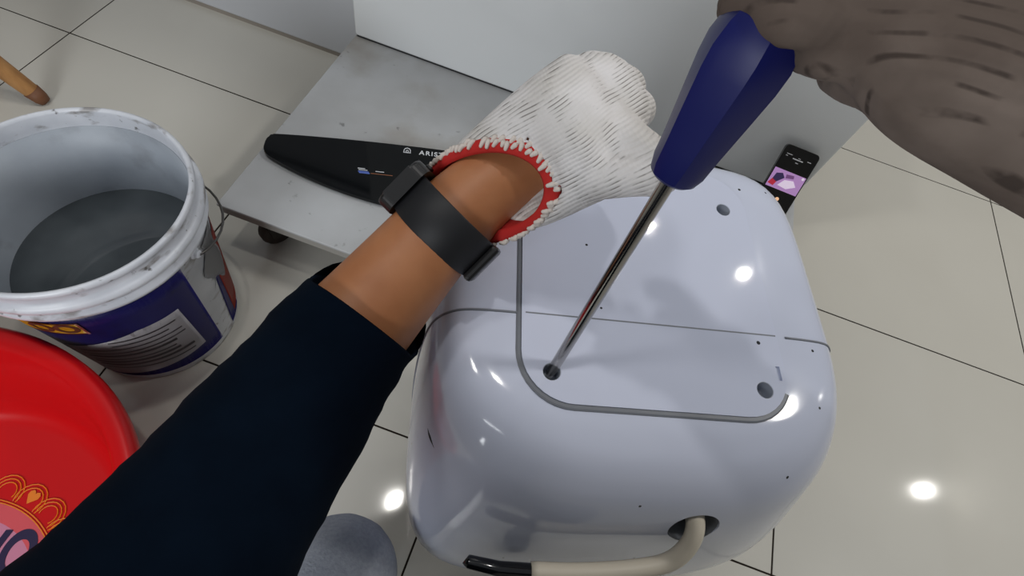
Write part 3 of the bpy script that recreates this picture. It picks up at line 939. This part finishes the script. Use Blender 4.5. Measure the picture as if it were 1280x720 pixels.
# trousers: thighs forward, shins down to the floor
bm = bmesh.new()
capsule_bm(bm, [(-.11, -.38, .30, .095), (-.10, -.20, .345, .080), (-.069, -.012, .376, .058)])
capsule_bm(bm, [(-.067, -.004, .374, .0575), (-.085, -.06, .24, .056), (-.105, -.115, .06, .042)])
capsule_bm(bm, [(.11, -.38, .30, .095), (.17, -.27, .34, .080), (.225, -.16, .37, .060)])
capsule_bm(bm, [(.225, -.155, .368, .059), (.215, -.21, .23, .056), (.20, -.26, .06, .042)])
capsule_bm(bm, [(-.10, -.38, .31, .11), (.10, -.38, .31, .11)])
link('trousers', blob_mesh(bm, .008, 8), 'trousers', person)
for fx, fy in ((-.105, -.115), (.20, -.26)):
    bm = bmesh.new()
    capsule_bm(bm, [(fx, fy - .03, .040, .036), (fx, fy + .05, .034, .034), (fx, fy + .13, .026, .022)])
    link('shoe', blob_mesh(bm, .006, 3), 'watch', person)
# bare forearm between cuff and glove
bm = bmesh.new()
capsule_bm(bm, [(-0.1092, 0.1069, 0.6113, 0.0400), (-0.0966, 0.1417, 0.6206, 0.0375), (-0.0825, 0.1772, 0.6372, 0.0340), (-0.0683, 0.2107, 0.6538, 0.0310), (-0.0513, 0.2455, 0.6676, 0.0285), (-0.0362, 0.2690, 0.6769, 0.0265), (-0.0210, 0.2856, 0.6833, 0.0240)], k=8, n=32)
link('forearm', to_mesh(bm), 'skin', person)

# left glove ------------------------------------------------------------
def frame_of(o, x, zhint):
    X = Vector(x).normalized(); Zv = Vector(zhint); Zv = (Zv - X * Zv.dot(X)).normalized(); Y = Zv.cross(X)
    W = Matrix.Identity(4)
    for i in range(3):
        W[i][0] = X[i]; W[i][1] = Y[i]; W[i][2] = Zv[i]; W[i][3] = o[i]
    return W
SEC = [((-0.0483, 0.2378, 0.6781), (0.027, -0.0151, -0.0097), (0.0358, 0.0034, 0.0424)),
       ((-0.0292, 0.2531, 0.6987), (0.0283, -0.0221, -0.0140), (0.0183, -0.0117, 0.0323)),
       ((-0.0097, 0.2674, 0.7188), (0.0312, -0.0233, -0.0148), (0.0066, -0.0216, 0.0266)),
       ((0.0060, 0.2810, 0.7318), (0.0310, -0.0270, -0.0160), (0.0013, -0.0229, 0.0212))]
cs = smooth_path([a for a, _, _ in SEC], 6); as_ = smooth_path([a for _, a, _ in SEC], 6); bs_ = smooth_path([a for _, _, a in SEC], 6)
def sec_ring(i, k, n=48):
    return [cs[i] + as_[i] * (k * math.cos(2 * math.pi * q / n)) + bs_[i] * (k * math.sin(2 * math.pi * q / n)) for q in range(n)]
bm = bmesh.new()
NS = len(cs)
outer = [sec_ring(i, 1.10) for i in range(NS)]
innr = [sec_ring(i, 0.93) for i in range(0, 11)]
fw_ = (cs[-1] - cs[-3]).normalized()
outer += [[q + fw_ * .005 for q in sec_ring(NS - 1, 1.04)], [q + fw_ * .010 for q in sec_ring(NS - 1, .90)], [q + fw_ * .014 for q in sec_ring(NS - 1, .66)], [q + fw_ * .016 for q in sec_ring(NS - 1, .3)]]
loft_bm(bm, innr[::-1] + outer, True, True)
for L_ in ([(-0.0200, 0.2880, 0.7230, 0.0200), (-0.0130, 0.2990, 0.7330, 0.0215), (-0.0040, 0.3080, 0.7400, 0.0190)],
           [(-0.0020, 0.2700, 0.7220, 0.0300), (0.0070, 0.2761, 0.7273, 0.0310), (0.0239, 0.2644, 0.7326, 0.0240)],
           [(-0.0050, 0.2957, 0.7337, 0.0240), (0.0033, 0.3041, 0.7408, 0.0220), (0.0198, 0.2911, 0.7384, 0.0200)],
           [(0.0188, 0.2703, 0.7387, 0.0160), (0.0368, 0.2549, 0.7477, 0.0125), (0.0508, 0.2413, 0.7555, 0.0105)],
           [(0.0145, 0.2460, 0.7205, 0.0160), (0.0378, 0.2379, 0.7408, 0.0125), (0.0519, 0.2331, 0.7517, 0.0110)],
           [(0.0178, 0.2926, 0.7429, 0.0145), (0.0310, 0.3069, 0.7326, 0.0125), (0.0299, 0.3211, 0.7097, 0.0110), (0.0165, 0.3138, 0.6997, 0.0100)],
           [(0.0067, 0.3064, 0.7457, 0.0145), (0.0203, 0.3226, 0.7342, 0.0125), (0.0176, 0.3328, 0.7112, 0.0110), (0.0054, 0.3222, 0.6991, 0.0100)],
           [(-0.0072, 0.3120, 0.7435, 0.0135), (0.0042, 0.3308, 0.7336, 0.0120), (0.0009, 0.3370, 0.7117, 0.0105), (-0.0088, 0.3273, 0.7002, 0.0095)]):
    capsule_bm(bm, L_)
gW = frame_of((-0.0097, 0.2674, 0.7188), (0.0549, 0.0419, 0.0537), (0.0066, -0.0216, 0.0266))
gm = blob_mesh(bm, .0018, 9)
gm.transform(gW.inverted())
glove = link('glove', gm, 'knit', person, gW)
glove['label'] = 'white ribbed knit work glove with red cuff'
# red overlocked cuff edge with white stitches
ring = sec_ring(0, 1.02, 72)
bm = bmesh.new()
cc = cs[0]
dirv = (cs[1] - cs[0]).normalized()
rows = []
for q in ring:
    o_ = (q - cc).normalized()
    row = []
    for i in range(8):
        a = 2 * math.pi * i / 8
        row.append(q + o_ * (.0042 * math.cos(a)) + dirv * (.0062 * math.sin(a)))
    rows.append(row)
vs = [[bm.verts.new(p) for p in r] for r in rows]
for i in range(len(vs)):
    A, B = vs[i], vs[(i + 1) % len(vs)]
    for j in range(8): bm.faces.new((A[j], A[(j + 1) % 8], B[(j + 1) % 8], B[j]))
# red lining inside the cuff
lin_r = [[cs[i] + (p - cs[i]) * 1.0 for p in sec_ring(i, k_)] for i, k_ in ((0, .95), (2, .925), (4, .92), (4, .905), (2, .91), (0, .935))]
loft_bm(bm, lin_r, False, False)
cuff = link('cuff_edge', to_mesh(bm), 'red_yarn', glove)
bm = bmesh.new()
for i in range(72):
    q = ring[i]; nx = ring[(i + 1) % 72]
    o_ = (q - cc).normalized(); tn = (nx - q).normalized()
    for (k_, off) in ((0, random.uniform(-1.1, -.3)), (1, random.uniform(-.5, .6))):
        if random.random() < .22: continue
        p = q + tn * random.uniform(0, .0025) + o_ * .0034 + dirv * (.0045 * off)
        ln = random.uniform(.0012, .0028)
        dv = (dirv * 1.0 + tn * random.uniform(-.5, .9)).normalized()
        capsule_bm(bm, [tuple(p - dv * ln) + (.0014,), tuple(p + o_ * .0012) + (.0019,), tuple(p + dv * ln) + (.0014,)], 2, 6)
st = link('stitching', to_mesh(bm), 'white_yarn', cuff)
st['kind'] = 'stuff'

# right glove gripping the handle's end -----------------------------------
bm = bmesh.new()
for L_ in ([(0.1000, 0.2381, 0.8686, 0.0320), (0.1239, 0.2291, 0.8684, 0.0400), (0.1529, 0.2212, 0.8689, 0.0420), (0.1839, 0.2129, 0.8691, 0.0430), (0.2250, 0.2050, 0.8679, 0.0450)],
           [(0.0816, 0.2461, 0.8796, 0.0145), (0.0725, 0.2377, 0.8747, 0.0125), (0.0544, 0.2329, 0.8663, 0.0120), (0.0466, 0.2443, 0.8500, 0.0110), (0.0491, 0.2608, 0.8365, 0.0105)],
           [(0.0969, 0.2370, 0.8679, 0.0145), (0.0888, 0.2330, 0.8656, 0.0125), (0.0692, 0.2252, 0.8613, 0.0125), (0.0593, 0.2313, 0.8535, 0.0115), (0.0592, 0.2539, 0.8380, 0.0110)],
           [(0.1090, 0.2289, 0.8604, 0.0145), (0.1017, 0.2293, 0.8573, 0.0130), (0.0848, 0.2279, 0.8509, 0.0125), (0.0790, 0.2462, 0.8387, 0.0110), (0.0776, 0.2670, 0.8280, 0.0105)],
           [(0.1208, 0.2241, 0.8538, 0.0135), (0.1147, 0.2265, 0.8495, 0.0125), (0.1043, 0.2319, 0.8413, 0.0115), (0.1020, 0.2521, 0.8302, 0.0105)],
           [(0.1200, 0.2693, 0.8754, 0.0180), (0.1016, 0.2720, 0.8774, 0.0150), (0.0758, 0.2922, 0.8668, 0.0130), (0.0631, 0.2915, 0.8491, 0.0115)]):
    capsule_bm(bm, L_)
g2W = frame_of((0.1239, 0.2291, 0.8684), (1, -0.25, 0.0), (0, -.5, .85))
gm = blob_mesh(bm, .0025, 6)
gm.transform(g2W.inverted())
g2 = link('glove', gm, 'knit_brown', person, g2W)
g2['label'] = 'soiled brownish knit glove with shade in its colour gripping the handle'

# ------------------------------------------------------------------ wristwatch
wt = Vector((0.0272, 0.0482, 0.0335)).normalized()
wl_ = Vector((-0.0515, 0.0171, 0.0114)); wl_ = (wl_ - wt * wl_.dot(wt)).normalized()
wW = frame_of((-0.0655, 0.2165, 0.6568), wt, wl_)       # X along the arm, Z towards the case
watch = empty('wristwatch', wW, 'black rubber strap wristwatch worn on the bare forearm above the glove', 'watch')
def band(r0, r1, w0, n=72, flat=1.0):
    rings = []
    for i in range(n):
        a = 2 * math.pi * i / n
        d = Vector((0, math.cos(a) * flat, math.sin(a)))
        rings.append([Vector((x, 0, 0)) + d * r for x, r in ((-w0, r0), (-w0, r1 - .0008), (-w0 + .0012, r1), (w0 - .0012, r1), (w0, r1 - .0008), (w0, r0))])
    bm = bmesh.new(); vs = [[bm.verts.new(p) for p in r] for r in rings]
    for i in range(n):
        A, B = vs[i], vs[(i + 1) % n]
        for j in range(6): bm.faces.new((A[j], A[(j + 1) % 6], B[(j + 1) % 6], B[j]))
    return to_mesh(bm)
autosmooth(link('strap', band(.0316, .0348, .0150), 'watch', watch, wW), 40)
ce = link('case', prism(round_rect(-.020, .020, -.021, .021, .008), .031, .0425, .0025, 3), 'watch_case', watch, wW, smooth=False)
link('display', prism(round_rect(-.016, .016, -.017, .017, .005), .0425, .0428), 'watch_case', ce, wW, smooth=False)
link('button', box_mesh(.0195, .0222, -.004, .004, .034, .039, .001), 'watch_case', ce, wW, smooth=False)
link('buckle', box_mesh(-.0155, .0155, -.011, .011, -.0405, -.0335, .0025), 'watch_case', watch, wW, smooth=False)
link('keeper_loop', box_mesh(-.0150, .0150, .013, .019, -.0385, -.0270, .002), 'watch', watch, wW, smooth=False)
